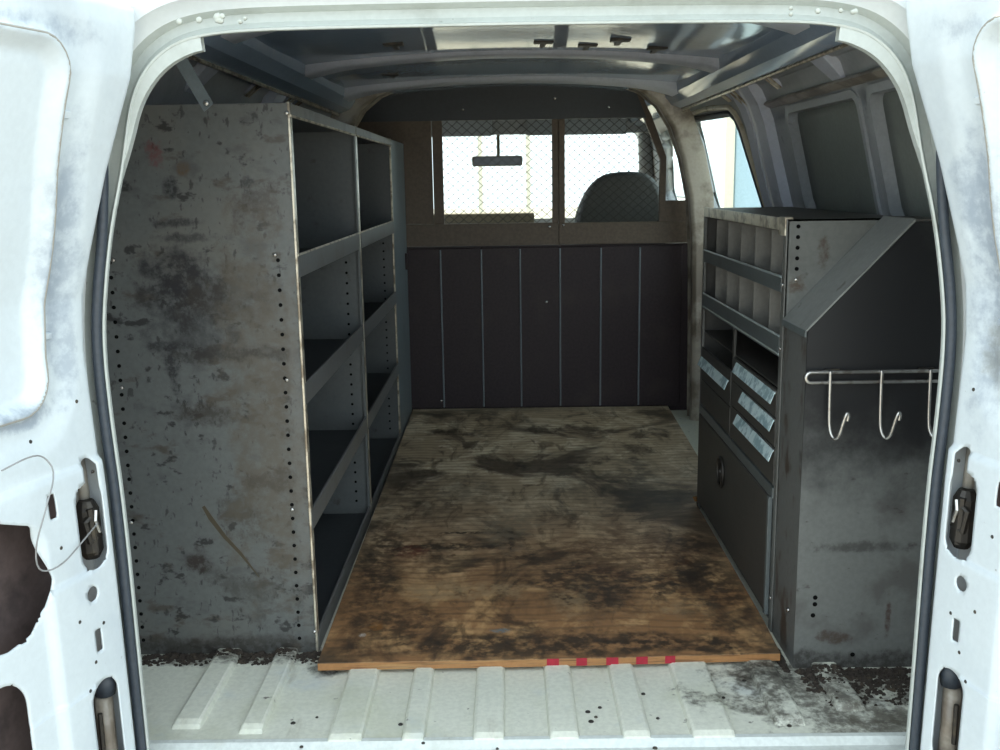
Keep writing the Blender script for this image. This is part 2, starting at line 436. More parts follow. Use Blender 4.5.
def PLY_BLOBS(blob):
    dk = (.035, .026, .02); tan = (.42, .28, .15); red = (.13, .028, .018)
    blob(-.22, 1.05, .20, .03, dk, .85); blob(-.14, 1.16, .12, .012, dk, .9, 20, .3); blob(-.02, 1.08, .012, .10, dk, .6, 20, .3)
    blob(-.31, 1.02, .06, .05, red, .75, 14, .6)
    blob(.02, 1.85, .03, .08, dk, .8, 14, .6)
    blob(.22, .78, .22, .16, dk, .8, 7, .8); blob(-.30, .56, .13, .10, dk, .7, 9, .8); blob(.35, 1.6, .22, .3, (.03, .026, .022), .6, 5, .8)
    blob(-.16, .74, .16, .06, tan, .7, 12, .9); blob(.12, .68, .05, .09, tan, .6, 12, .8); blob(.40, .62, .08, .05, tan, .6, 14, .9); blob(-.02, 1.2, .10, .14, (.24, .19, .13), .6, 9, .9)
    blob(.10, .44, .55, .07, dk, .9, 7, .6); blob(-.38, .9, .07, .5, dk, .7, 8, .7); blob(.48, .8, .09, .4, dk, .8, 7, .7); blob(.30, 1.0, .2, .2, (.09, .035, .015), .6, 8, .8); blob(-.25, 1.5, .2, .25, dk, .5, 6, .8)
    blob(.0, 2.74, .7, .05, (.24, .20, .14), .55, 12, .8)
    blob(-.335, .54, .02, .022, (.26, .11, .03), .9, 30, .5); blob(-.05, .515, .022, .012, (.16, .22, .24), .85, 40, .5); blob(-.36, .50, .008, .01, (.5, .47, .42), .8, 60, .4)
plywood()
# ================================================================== THE VAN BODY (setting)
WALL = [(-.05, .885), (.5, .89), (.8, .885), (.9, .872), (.95, .855), (1.1, .818), (1.215, .79), (1.29, .755), (1.345, .70), (1.41, .66)]
def wx(z): return interp(WALL, z)
def roof_z(x): return 1.42 - .05 * (x / .69) ** 2

# ---- floor
FL = root('floor', (0, 0, 0), 'white painted ribbed steel van floor showing at the rear sill', kind='structure')
MB().box(-.90, .90, .10, 4.6, -.05, 0).build('floor_pan', 'floor_paint', FL)
RIBS = [(-.655, .06, .16), (-.525, .05, .14), (-.34, .07, .10), (-.212, .047, .10), (-.07, .063, .10), (.072, .06, .10), (.208, .057, .10), (.352, .085, .10), (.507, .062, .15), (.64, .06, .20)]
for cx, w, y0 in RIBS:
    mb = MB(); rings = []
    for y, k in ((y0, .0), (y0 + .006, .55), (y0 + .018, .95), (y0 + .03, 1), (1.2, 1), (2.78, 1)):
        h = .013 * k
        rings.append([(cx - w / 2, y, -.002), (cx - w / 2 + .004, y, h * .8), (cx - w / 2 + .009, y, h), (cx + w / 2 - .009, y, h), (cx + w / 2 - .004, y, h * .8), (cx + w / 2, y, -.002)])
    mb.loft(rings); mb.build('floor_rib', 'floor_paint', FL, smooth=False)
# rear sill step
MB().prism([(-.035, -.12), (-.035, -.022), (-.02, -.006), (.09, -.006), (.104, .0045), (.118, .0045), (.118, -.12)], 'x', -.86, .86).build('sill', 'sill_paint', FL, bevel=.003)
mb = MB()
for i in range(26):
    x = random.uniform(-.6, .66); y = random.uniform(.06, .34)
    mb.dome((x, y, .0005), (0, 0, 1), random.uniform(.003, .006), .003, 7)
mb.build('screw_head', 'dark_steel', FL)['kind'] = 'stuff'

# ---- side walls
def side_wall(side, name, label, holes):
    r = root(name, (side * .85, 2.0, 0), label, kind='structure')
    g = grid_panel(frange(-.005, 4.55, 190), frange(-.05, 1.41, 61), lambda u, v: (side * wx(v), u, v), holes=holes)
    o = g.build('wall_skin', 'wall_paint', r, smooth=True)
    # thickness outwards
    md = o.modifiers.new('thick', 'SOLIDIFY'); md.thickness = .045
    n = o.data.polygons[len(o.data.polygons) // 3].normal
    md.offset = 1 if n.x * side > 0 else -1
    grid_panel(frange(.0, 4.55, 130), frange(-.30, 1.41, 50), lambda u, v: (side * (wx(v) + .050), u, v), holes=holes[:2] if side > 0 else holes).build('outer_body', 'white_paint', r, smooth=True, solid=.003)
    return r
DOORWIN = sm_poly([(1.93, .72), (1.94, .93), (2.04, 1.17), (2.80, 1.19), (2.80, .72)], .08)
CABWIN = sm_poly([(3.06, .94), (3.06, 1.20), (3.62, 1.20), (3.92, .94)], .06)
BLANKS = [sd_rrect(1.08, 1.065, .29, .145, .03), sd_rrect(.42, 1.065, .29, .145, .03)]
WR = side_wall(1, 'wall_right', 'grey painted inner side wall above the drawer cabinet', [DOORWIN, CABWIN] + BLANKS)
WLf = side_wall(-1, 'wall_left', 'grey painted inner side wall behind the left shelving', [CABWIN])

def ring_frame(name, mat, parent, side, cy, cz, hy, hz, r, w, d0, d1):
    """rounded rectangular frame set in the wall, w wide, from d0 to d1 along the wall normal (inwards positive)"""
    def outline(hy, hz, r, n=6):
        pts = []
        for (sx, sz, a0) in ((1, 1, 0), (-1, 1, 90), (-1, -1, 180), (1, -1, 270)):
            for k in range(n + 1):
                a = math.radians(a0 + 90 * k / n)
                pts.append((cy + sx * (hy - r) + r * math.cos(a), cz + sz * (hz - r) + r * math.sin(a)))
        return pts
    A = outline(hy, hz, r); B = outline(hy - w, hz - w, max(.005, r - w * .6))
    rings = []
    for a, b in zip(A, B):
        P = lambda p, d: (side * (wx(p[1]) - d), p[0], p[1])
        rings.append([P(a, d0), P(a, d1), P(b, d1), P(b, d0)])
    return MB().loft(rings, closed_ring=True, closed_path=True).build(name, mat, parent)
for cy in (1.08, .42):
    us = frange(cy - .30, cy + .30, 10); vv = frange(1.065 - .155, 1.065 + .155, 8)
    bp = grid_panel(us, vv, lambda u, v: (wx(v) + .022, u, v)).build('blank_panel', 'blank_paint', WR, smooth=True, solid=.01)
    ring_frame('panel_frame', 'wall_paint', WR, 1, cy, 1.065, .305, .160, .04, .018, -.022, .007)
# stepped rail above the blank panels, pillars and gussets of the right wall
def wall_strip(name, mat, parent, side, y0, y1, zs, d0, d1, lean=0.0):
    rings = []
    for z in zs:
        x = side * wx(z); dy = lean * (z - zs[0])
        rings.append([(x + side * .01, y0 + dy, z), (x - side * d0, y0 + dy + .006, z), (x - side * d1, (y0 + y1) / 2 + dy, z), (x - side * d0, y1 + dy - .006, z), (x + side * .01, y1 + dy, z)])
    return MB().loft(rings).build(name, mat, parent)
for (z0, z1, d, m) in ((1.232, 1.252, .022, 'pillar_paint'), (1.300, 1.312, .018, 'wall_paint')):
    MB().prism([(wx(z0) + .01, z0), (wx(z0) - d * .6, z0), (wx(z1) - d, (z0 + z1) / 2), (wx(z1) - d * .6, z1), (wx(z1) + .01, z1)], 'y', .02, 1.50).build('wall_rail', m, WR, bevel=.003)
for side, W in ((1, WR), (-1, WLf)):
    wall_strip('side_pillar', 'rib_paint', W, side, 1.46, 1.60, frange(.0, 1.36, 24), .03, .04, .06)
    wall_strip('side_pillar', 'rib_paint', W, side, 1.66, 1.76, frange(.0, 1.36, 24), .012, .022, .08)
    wall_strip('side_pillar', 'rib_paint', W, side, .03, .10, frange(.0, 1.36, 24), .03, .04, 0)
    # triangular gussets tying wall to roof
    for y, wdt, dz in ((.86, .14, .13), (1.34, .05, .10), (1.76, .06, .12), (1.95, .05, .09), (.52, .04, .10)):
        z1 = 1.375; z0 = z1 - dz
        P = [(side * (wx(z0) - .004), y - wdt * .25, z0), (side * (wx(z0) - .004), y + wdt * .25, z0), (side * (wx(z1) - .05), y + wdt * .5, z1), (side * (wx(z1) - .05), y - wdt * .5, z1)]
        Q = [(x + side * .02, yy, z + .012) for (x, yy, z) in P]
        MB().add(P + Q, [(0, 1, 2, 3), (7, 6, 5, 4), (0, 4, 5, 1), (1, 5, 6, 2), (2, 6, 7, 3), (3, 7, 4, 0)]).build('gusset', 'rib_paint', W, bevel=.003)
        if wdt < .1:
            for sy in (-1, 1):
                MB().tube([(side * (wx(z0) - .006), y + sy * wdt * .25, z0), (side * (wx(z1) - .052), y + sy * wdt * .5, z1)], .004, 6).build('gusset_edge', 'worn_lit_edge', W)

# ---- ceiling
CE = root('ceiling', (0, 1.5, 1.40), 'blue grey sheet metal van roof underside with cross ribs', kind='structure')
g = grid_panel(frange(-.70, .70, 40), frange(-.01, 4.02, 80), lambda u, v: (u, v, roof_z(u) + .004 * math.sin(v * 7.4) * math.cos(u * 4)))
o = g.build('roof_skin', 'roof_paint', CE, smooth=True)
md = o.modifiers.new('thick', 'SOLIDIFY'); md.thickness = .03; md.offset = 1 if o.data.polygons[0].normal.z > 0 else -1
grid_panel(frange(-.725, .725, 30), frange(.0, 4.04, 20), lambda u, v: (u, v, roof_z(u) + .042 + .012 * sstep(.0, .15, v))).build('outer_roof', 'white_paint', CE, smooth=True, solid=.004)
def roof_rib(y0, y1, d, xe=.66):
    rings = []
    for i in range(33):
        x = -xe + 2 * xe * i / 32
        e = 1 + 1.1 * max(0, (abs(x) - .48) / .18) ** 2           # flares near the sides
        z = roof_z(x); ym = (y0 + y1) / 2; hw = (y1 - y0) / 2 * (1 + .25 * max(0, abs(x) - .45) / .2)
        rings.append([(x, ym - hw - .012, z + .006), (x, ym - hw, z - d * .75 * e), (x, ym - hw + .015, z - d * e), (x, ym + hw - .015, z - d * e), (x, ym + hw, z - d * .75 * e), (x, ym + hw + .012, z + .006)])
    return MB().loft(rings).build('roof_rib', 'rib_paint', CE, smooth=True)
roof_rib(.66, .78, .018); roof_rib(1.565, 1.675, .015); roof_rib(2.33, 2.47, .018)
for side in (-1, 1):
    MB().prism([(side * .735, 1.375), (side * .735, 1.318), (side * .70, 1.305), (side * .655, 1.322), (side * .63, 1.352), (side * .62, 1.40), (side * .66, 1.41)], 'y', .0, 4.0).build('roof_rail', 'roof_paint', CE, bevel=.008, seg=2)
    MB().tube([(side * .702, .02, 1.302), (side * .702, 2.6, 1.302)], .005, 6).build('rail_highlight', 'worn_lit_edge', CE)  # highlight along the roof rail, added as a thin bright tube
for x, y in ((-.33, 1.30), (.22, 1.43), (.09, 1.38), (.30, 1.30), (-.42, 2.02), (.42, 1.42)):
    z = roof_z(x)
    MB().box(x - .028, x + .028, y - .02, y + .02, z - .007, z + .002).box(x - .008, x + .008, y + .02, y + .10, z - .006, z + .002).build('roof_reflection', 'dark_steel', CE, bevel=.002)  # dark shapes added for the partition post's reflection in the glossy roof
# B pillars arching into the roof
INNER = [(.40, 1.405), (.47, 1.398), (.53, 1.375), (.60, 1.32), (.655, 1.235), (.70, 1.11), (.735, .95), (.75, .75), (.758, .4), (.762, .0)]
for side, W in ((1, WR), (-1, WLf)):
    rings = []
    for i, (x, z) in enumerate(INNER):
        a = INNER[max(0, i - 1)]; b = INNER[min(len(INNER) - 1, i + 1)]
        t = Vector((b[0] - a[0], b[1] - a[1])).normalized(); n = Vector((-t.y, t.x))
        if n.x < 0: n = -n
        q = lambda d, y: (side * (x + n.x * d), y, z + n.y * d)
        rings.append([q(.10, 2.60), q(.022, 2.60), q(.004, 2.61), q(0, 2.63), q(.026, 2.65), q(.026, 2.685), q(0, 2.70), q(.006, 2.72), q(.022, 2.735), q(.10, 2.735)])
    MB().loft(rings).build('door_pillar', 'pillar_paint', W, smooth=True)

# ---- rear door frame
LIP = [(-.12, .662), (.05, .664), (.24, .666), (.5, .668), (.65, .676), (.77, .678), (.85, .670), (.96, .650), (1.05, .624), (1.10, .613), (1.15, .602), (1.19, .585), (1.22, .560), (1.243, .525), (1.254, .48), (1.259, .42), (1.261, .3), (1.262, 0)]
def smooth_poly(pts, it=2):
    for _ in range(it):
        q = [pts[0]]
        for a, b in zip(pts, pts[1:]):
            q.append((a[0] * .75 + b[0] * .25, a[1] * .75 + b[1] * .25)); q.append((a[0] * .25 + b[0] * .75, a[1] * .25 + b[1] * .75))
        q.append(pts[-1]); pts = q
    return pts
half = smooth_poly([(x, z) for z, x in LIP], 2)
PATH = [(-x, z) for x, z in half] + [(x, z) for x, z in half[::-1][1:]]
def path_normal(i):
    a = PATH[max(0, i - 2)]; b = PATH[min(len(PATH) - 1, i + 2)]
    t = Vector((b[0] - a[0], b[1] - a[1])).normalized()
    return Vector((-t.y, t.x))
TR = root('trim_1', (0, 0, 0), 'white painted steel frame around the open rear doorway', kind='structure')
PROF = [(.10, .07), (.03, .035), (.004, .008), (0, .003), (.001, -.002), (.004, -.003), (.006, .004), (.010, .020), (.030, .022), (.036, .004), (.050, -.006), (.056, -.018), (.075, -.022), (.10, -.010), (.24, .02)]
def sweep(prof):
    rings = []
    for i, (x, z) in enumerate(PATH):
        n = path_normal(i)
        rings.append([(x + n.x * d, y, z + n.y * d) for d, y in prof])
    return MB().loft(rings)
fr = sweep(PROF[9:]).build('door_frame', 'white_paint', TR, smooth=True)
fr2 = sweep(PROF[:10]).build('frame_lip', 'lip_paint', TR, smooth=True)
for f_ in (fr, fr2): f_.modifiers.new('edge', 'EDGE_SPLIT').split_angle = math.radians(50)
# corner gusset plates of the doorway and the rubber seals beside the doors
INN = [(.632, 1.04), (.610, 1.095), (.592, 1.15), (.570, 1.185), (.542, 1.212), (.507, 1.229), (.487, 1.233)]
for side in (-1, 1):
    inn = smooth_poly(INN, 2); out = []
    for k, (x, z) in enumerate(inn):
        bst = min(((abs(math.hypot(px - x, pz - z)), px, pz) for px, pz in half))
        out.append((bst[1] + .004, bst[2] + .003))
    rr = [[(side * q[0], .016, q[1]), (side * p[0], .016, p[1]), (side * p[0], .000, p[1]), (side * q[0], -.001, q[1])] for p, q in zip(inn, out)]
    MB().loft(rr, closed_ring=True).build('corner_plate', 'lip_paint', TR)
    idx = [i for i, (x, z) in enumerate(PATH) if x * side > .3 and z < 1.16]
    pts = []
    for i in idx:
        x, z = PATH[i]; n = path_normal(i); d = .0135 + .026 * sstep(.92, 1.16, z)
        pts.append((x + n.x * d, -.004 - .012 * sstep(.92, 1.16, z), z + n.y * d))
    MB().tube(pts, [.0085 * (1 - .8 * sstep(1.14, 1.22, p[2])) for p in pts], 8).build('weatherstrip', 'rubber', TR, smooth=True)
mb = MB()
for k in range(14):
    x = random.choice((-1, 1)) * random.uniform(.40, .52)
    mb.dome((x, -.02, 1.262 + .012 + random.uniform(-.006, .006)), (0, -1, .3), random.uniform(.003, .007), .004, 7)
mb.build('sealant_blob', 'cream_paint', TR, smooth=True)['kind'] = 'stuff'

# ---- rear doors
HX = [(-.3, .667), (.05, .672), (.3, .676), (.55, .681), (.70, .687), (.78, .690), (.86, .684), (.92, .668), (1.05, .630), (1.19, .580), (1.26, .567), (1.33, .562)]
def rear_door(side, name, ang, label):
    a = math.radians(ang)
    R_ = root(name, (side * .69, -.03, -.2), label, kind='structure')
    d = Vector((side * math.cos(a), -math.sin(a), 0)); n = Vector((-side * math.sin(a), -math.cos(a), 0))   # n: towards the viewer
    hxs = HX
    def recw(z): return .108 + .045 * sstep(.90, 1.2, z)
    def P0(u, z, depth):
        p = Vector((side * interp(hxs, z), -.025, z)) + d * u - n * depth
        return p
    rec = lambda u, z: sd_rrect(.36, .965, .36 - recw(z), .262, .055)(u, z)
    lowrec = sd_rrect(.36, .15, .20, .40, .05)
    def depth(u, z):
        e = min(u, .70 - u, 1.305 - z, z + .26)
        t = .022 * (1 - sstep(0, .026, e)) ** 2
        q = rec(u, z)
        t += .020 * sstep(.004, -.022, q)                       # sunken window panel
        t += .009 * sstep(.075, .03, q) * sstep(.0, .012, q) - .003 * math.exp(-((q - .002) / .008) ** 2)   # channel and bead round it
        t -= .008 * sstep(.606, .594, z)                        # lower half stands proud
        q2 = lowrec(u, z)
        if z < .6: t += .010 * sstep(.0, -.02, q2)
        return t
    outline = sd_rrect(.35, .5225, .35, .7825, .055)
    holes = [(lambda u, z: min(sd_rrect(.062, .500, .031, .072, .030)(u, z), sd_rrect(.050, .560, .016, .048, .016)(u, z))),
             sd_circ(.079, .392, .0125), sd_rrect(.142, .558, .008, .019, .002), sd_rrect(.077, .312, .0075, .019, .002),
             sd_rrect(.076, .155, .031, .088, .031),
             lambda u, z: sd_poly([(.172, .45), (.20, .535), (.25, .555), (.33, .56), (.36, .47), (.33, .40), (.25, .385), (.21, .39), (.185, .415)])(u, z) - .012,
             sd_rrect(.345, .205, .115, .125, .05)]
    us = frange(0, .70, 150); zz = frange(-.26, 1.31, 330)
    g = grid_panel(us, zz, lambda u, z: P0(u, z, depth(u, z)), holes=holes, outline=outline)
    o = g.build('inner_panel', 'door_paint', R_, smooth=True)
    md = o.modifiers.new('thick', 'SOLIDIFY'); md.thickness = .0025
    nn = o.data.polygons[len(o.data.polygons) // 2].normal
    md.offset = -1 if nn.dot(n) > 0 else 1
    # moulding bead round the sunken panel
    q = []
    for k in range(140):
        a_ = 2 * math.pi * k / 140; lo, hi = 0, .6
        for _ in range(22):
            m_ = (lo + hi) / 2
            if rec(.36 + math.cos(a_) * m_, .965 + math.sin(a_) * m_) < 0.004: lo = m_
            else: hi = m_
        q.append((.36 + math.cos(a_) * lo, .965 + math.sin(a_) * lo))
    MB().tube([P0(u, z, depth(u, z) + .0005) for u, z in q], .0020, 6, closed=True).build('panel_bead', 'bead_grey', R_, smooth=True)
    # outer skin and edges
    ru = frange(0, .70, 24); rings = []
    ring = [(u, z) for u, z in ([(.02, -.26), (.70, -.26), (.70, .05), (.70, .3), (.70, .55), (.70, .70), (.70, .78), (.70, .86), (.70, .92), (.70, 1.05), (.70, 1.19), (.70, 1.255), (.64, 1.305), (.055, 1.305), (.020, 1.290), (.004, 1.27), (0, 1.245), (0, 1.2), (0, 1.05), (0, .9), (0, .78), (0, .6), (0, .3), (0, -.2)])]
    A = [P0(u, z, .020) for u, z in ring]; B = [P0(u, z, .069) for u, z in ring]
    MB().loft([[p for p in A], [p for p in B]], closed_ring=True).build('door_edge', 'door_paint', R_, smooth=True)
    sk = grid_panel(ru, frange(-.26, 1.31, 54), lambda u, z: P0(u, z, .062 + .012 * math.sin(math.pi * u / .7)), outline=outline)
    sk.build('cavity_back', 'cavity', R_, smooth=True, solid=.002)
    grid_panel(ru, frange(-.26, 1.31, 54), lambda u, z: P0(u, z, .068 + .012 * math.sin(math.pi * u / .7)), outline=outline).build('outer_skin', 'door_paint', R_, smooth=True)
    # latch gear seen in the slots
    def T(u, z, dp): return tuple(P0(u, z, dp))
    L1 = MB()
    L1.tube([T(.030, .432, .026), T(.030, .445, .026), T(.030, .515, .026), T(.030, .53, .026)], [.012, .019, .019, .012], 12)
    L1.tube([T(.022, .47, .012), T(.045, .465, .014), T(.052, .50, .014), T(.030, .51, .012)], .0055, 6).tube([T(.034, .44, .014), T(.040, .52, .012)], .006, 6)
    lt = L1.build('latch', 'dark_steel', R_, smooth=False)
    MB().tube([T(.030, .478, .006), T(.038, .50, .005), T(.032, .515, .007)], .0035, 6).build('latch_pin', 'chrome', lt)
    MB().tube([T(.022, .53, .034), T(.020, .60, .036)], .009, 8).build('latch_rod', 'bead_grey', R_, smooth=True)
    MB().tube([T(.040, .235, .020), T(.040, .195, .024)], [.021, .017], 12).build('grommet', 'rubber', R_, smooth=True)
    MB().tube([T(.040, .19, .028), T(.044, .11, .026), T(.040, .03, .028)], .015, 10).build('latch_rod', 'pillar_paint', R_, smooth=True)
    MB().tube([T(.062, .17, .020), T(.064, .10, .020)], .004, 6).build('latch_pin', 'dark_steel', R_)
    mb = MB()
    for (u, z) in ((.045, .585), (.115, .36), (.062, .335), (.09, .28), (.135, .49), (.11, .24), (.15, .66), (.05, .70)):
        mb.dome(T(u, z, depth(u, z) + .001), n, .0035, .003, 7)
    mb.build('door_screw', 'dark_steel', R_)['kind'] = 'stuff'
    # small brackets on the window frame
    for z in (1.13, .81):
        u = recw(z) - .012; c = depth(u, z)
        MB().add([T(u - .012, z - .006, c), T(u + .012, z - .006, c), T(u + .012, z + .006, c), T(u - .012, z + .006, c), T(u - .010, z - .004, c - .006), T(u + .010, z - .004, c - .006), T(u + .010, z + .004, c - .006), T(u - .010, z + .004, c - .006)],
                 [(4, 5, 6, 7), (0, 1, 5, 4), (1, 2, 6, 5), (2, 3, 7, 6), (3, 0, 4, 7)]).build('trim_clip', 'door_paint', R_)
    if side < 0:
        pts = [(.045, .498, -.004), (.10, .486, -.016), (.16, .470, -.024), (.20, .476, -.02), (.212, .52, -.03), (.19, .575, -.04), (.15, .615, -.03), (.155, .64, -.02), (.18, .65, -.02), (.23, .64, -.01)]
        MB().tube([T(*p) for p in smooth3(pts)], .0013, 5).build('loose_wire', 'dark_wire', R_)
    return R_
def smooth3(pts, it=2):
    for _ in range(it):
        q = [pts[0]]
        for a, b in zip(pts, pts[1:]):
            q.append(tuple(x * .75 + y * .25 for x, y in zip(a, b))); q.append(tuple(x * .25 + y * .75 for x, y in zip(a, b)))
        q.append(pts[-1]); pts = q
    return pts
paint('bead_grey', (.36, .34, .30), .5)
paint('dark_wire', (.30, .30, .30), .4)
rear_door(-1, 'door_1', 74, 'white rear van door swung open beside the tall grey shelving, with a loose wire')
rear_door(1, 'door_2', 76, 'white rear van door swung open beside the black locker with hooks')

# ---- cab shell: front wall, windshield, glass
WF = root('wall_front', (0, 4.5, 0), 'front of the van cab below and around the windshield', kind='structure')
MB().box(-.90, .90, 4.56, 4.62, -.05, .80).build('firewall', 'headliner', WF)
MB().prism([(3.93, 1.275), (3.93, 1.43), (4.02, 1.43), (4.02, 1.275)], 'x', -.80, .80).build('windshield_header', 'headliner', WF)
for side in (-1, 1):
    MB().tube([(side * .84, 4.58, .78), (side * .74, 3.98, 1.36)], .045, 10).build('windshield_pillar', 'headliner', WF, smooth=True)
W1 = root('window_1', (0, 4.25, .8), 'windshield glass bright with daylight behind the wire mesh', kind='structure')
MB().add([(-.82, 4.575, .79), (.82, 4.575, .79), (.76, 3.99, 1.29), (-.76, 3.99, 1.29)], [(0, 1, 2, 3)]).build('pane', 'clear_glass', W1, solid=.005)
W2 = root('window_2', (.85, 2.35, .65), 'side cargo door window glass between door pillar and drawer cabinet', kind='structure')
grid_panel(frange(1.80, 2.92, 12), frange(.60, 1.30, 10), lambda u, v: (wx(v) + .022, u, v)).build('pane', 'clear_glass', W2, smooth=True, solid=.004)
W3 = root('window_3', (.85, 3.45, .85), 'passenger door window glass beyond the partition', kind='structure')
grid_panel(frange(3.0, 4.0, 10), frange(.86, 1.28, 8), lambda u, v: (wx(v) + .022, u, v)).build('pane', 'clear_glass', W3, smooth=True, solid=.004)
# rubber gasket of the side window
def gasket(parent, sdf, u0, u1, v0, v1):
    cu, cv = (u0 + u1) / 2, (v0 + v1) / 2; pts = []
    for k in range(64):
        a = 2 * math.pi * k / 64; du, dv = math.cos(a), math.sin(a); lo, hi = 0, 1.2
        for _ in range(24):
            m_ = (lo + hi) / 2
            if sdf(cu + du * m_, cv + dv * m_) < 0: lo = m_
            else: hi = m_
        u, v = cu + du * lo, cv + dv * lo
        pts.append((wx(v) - .002, u, v))
    MB().tube(pts, .012, 8, closed=True).build('gasket', 'rubber', parent, smooth=True)
    fl = []
    for _, u, v in pts:
        L = math.hypot(u - cu, v - cv); u2, v2 = u + (u - cu) / L * .032, v + (v - cv) / L * .030
        fl.append((wx(v2) - .004, u2, v2))
    MB().tube(fl, .011, 8, closed=True).build('window_flange', 'flange_sunlit', parent, smooth=True)
paint('flange_sunlit', (.66, .60, .46), .25, layers=[((.25, .20, .13), 12, .5, .68, V1, .6)])  # bright cream stands in for sunlight on the window frame
gasket(W2, DOORWIN, 1.9, 2.85, .68, 1.25)

# ================================================================== THINGS IN THE VAN
# ---- plywood sheet on the floor
def ply():
    R_ = root('plywood_sheet', (.05, 1.58, .008), 'stained brown plywood sheet covering the van floor between the shelves', 'plywood')
    pts = [(-.438, .370), (-.1, .374), (.2, .380), (.551, .392), (.556, .56), (.560, 1.47), (.655, 1.50), (.690, 2.775), (-.452, 2.775)]
    MB().prism(pts, 'z', .0265, .0285).build('top_ply', 'plywood', R_)
    MB().prism(pts, 'z', .0105, .0265).build('core_ply', 'edge_wood', R_)
    def fy(x): return interp([(-.438, .370), (-.1, .374), (.2, .380), (.551, .392)], x)
    for x0, x1 in ((.050, .076), (.113, .136), (.177, .203), (.241, .266), (.303, .325)):
        MB().add([(x0, fy(x0) - .0009, .0112), (x1, fy(x1) - .0009, .0112), (x1, fy(x1) - .0009, .0284), (x0, fy(x0) - .0009, .0284),
                  (x0, fy(x0) + .002, .0112), (x1, fy(x1) + .002, .0112), (x1, fy(x1) + .002, .0284), (x0, fy(x0) + .002, .0284)],
                 [(0, 1, 2, 3), (4, 7, 6, 5), (0, 4, 5, 1), (1, 5, 6, 2), (2, 6, 7, 3), (3, 7, 4, 0)]).build('red_mark', 'red_paint', R_)
ply()

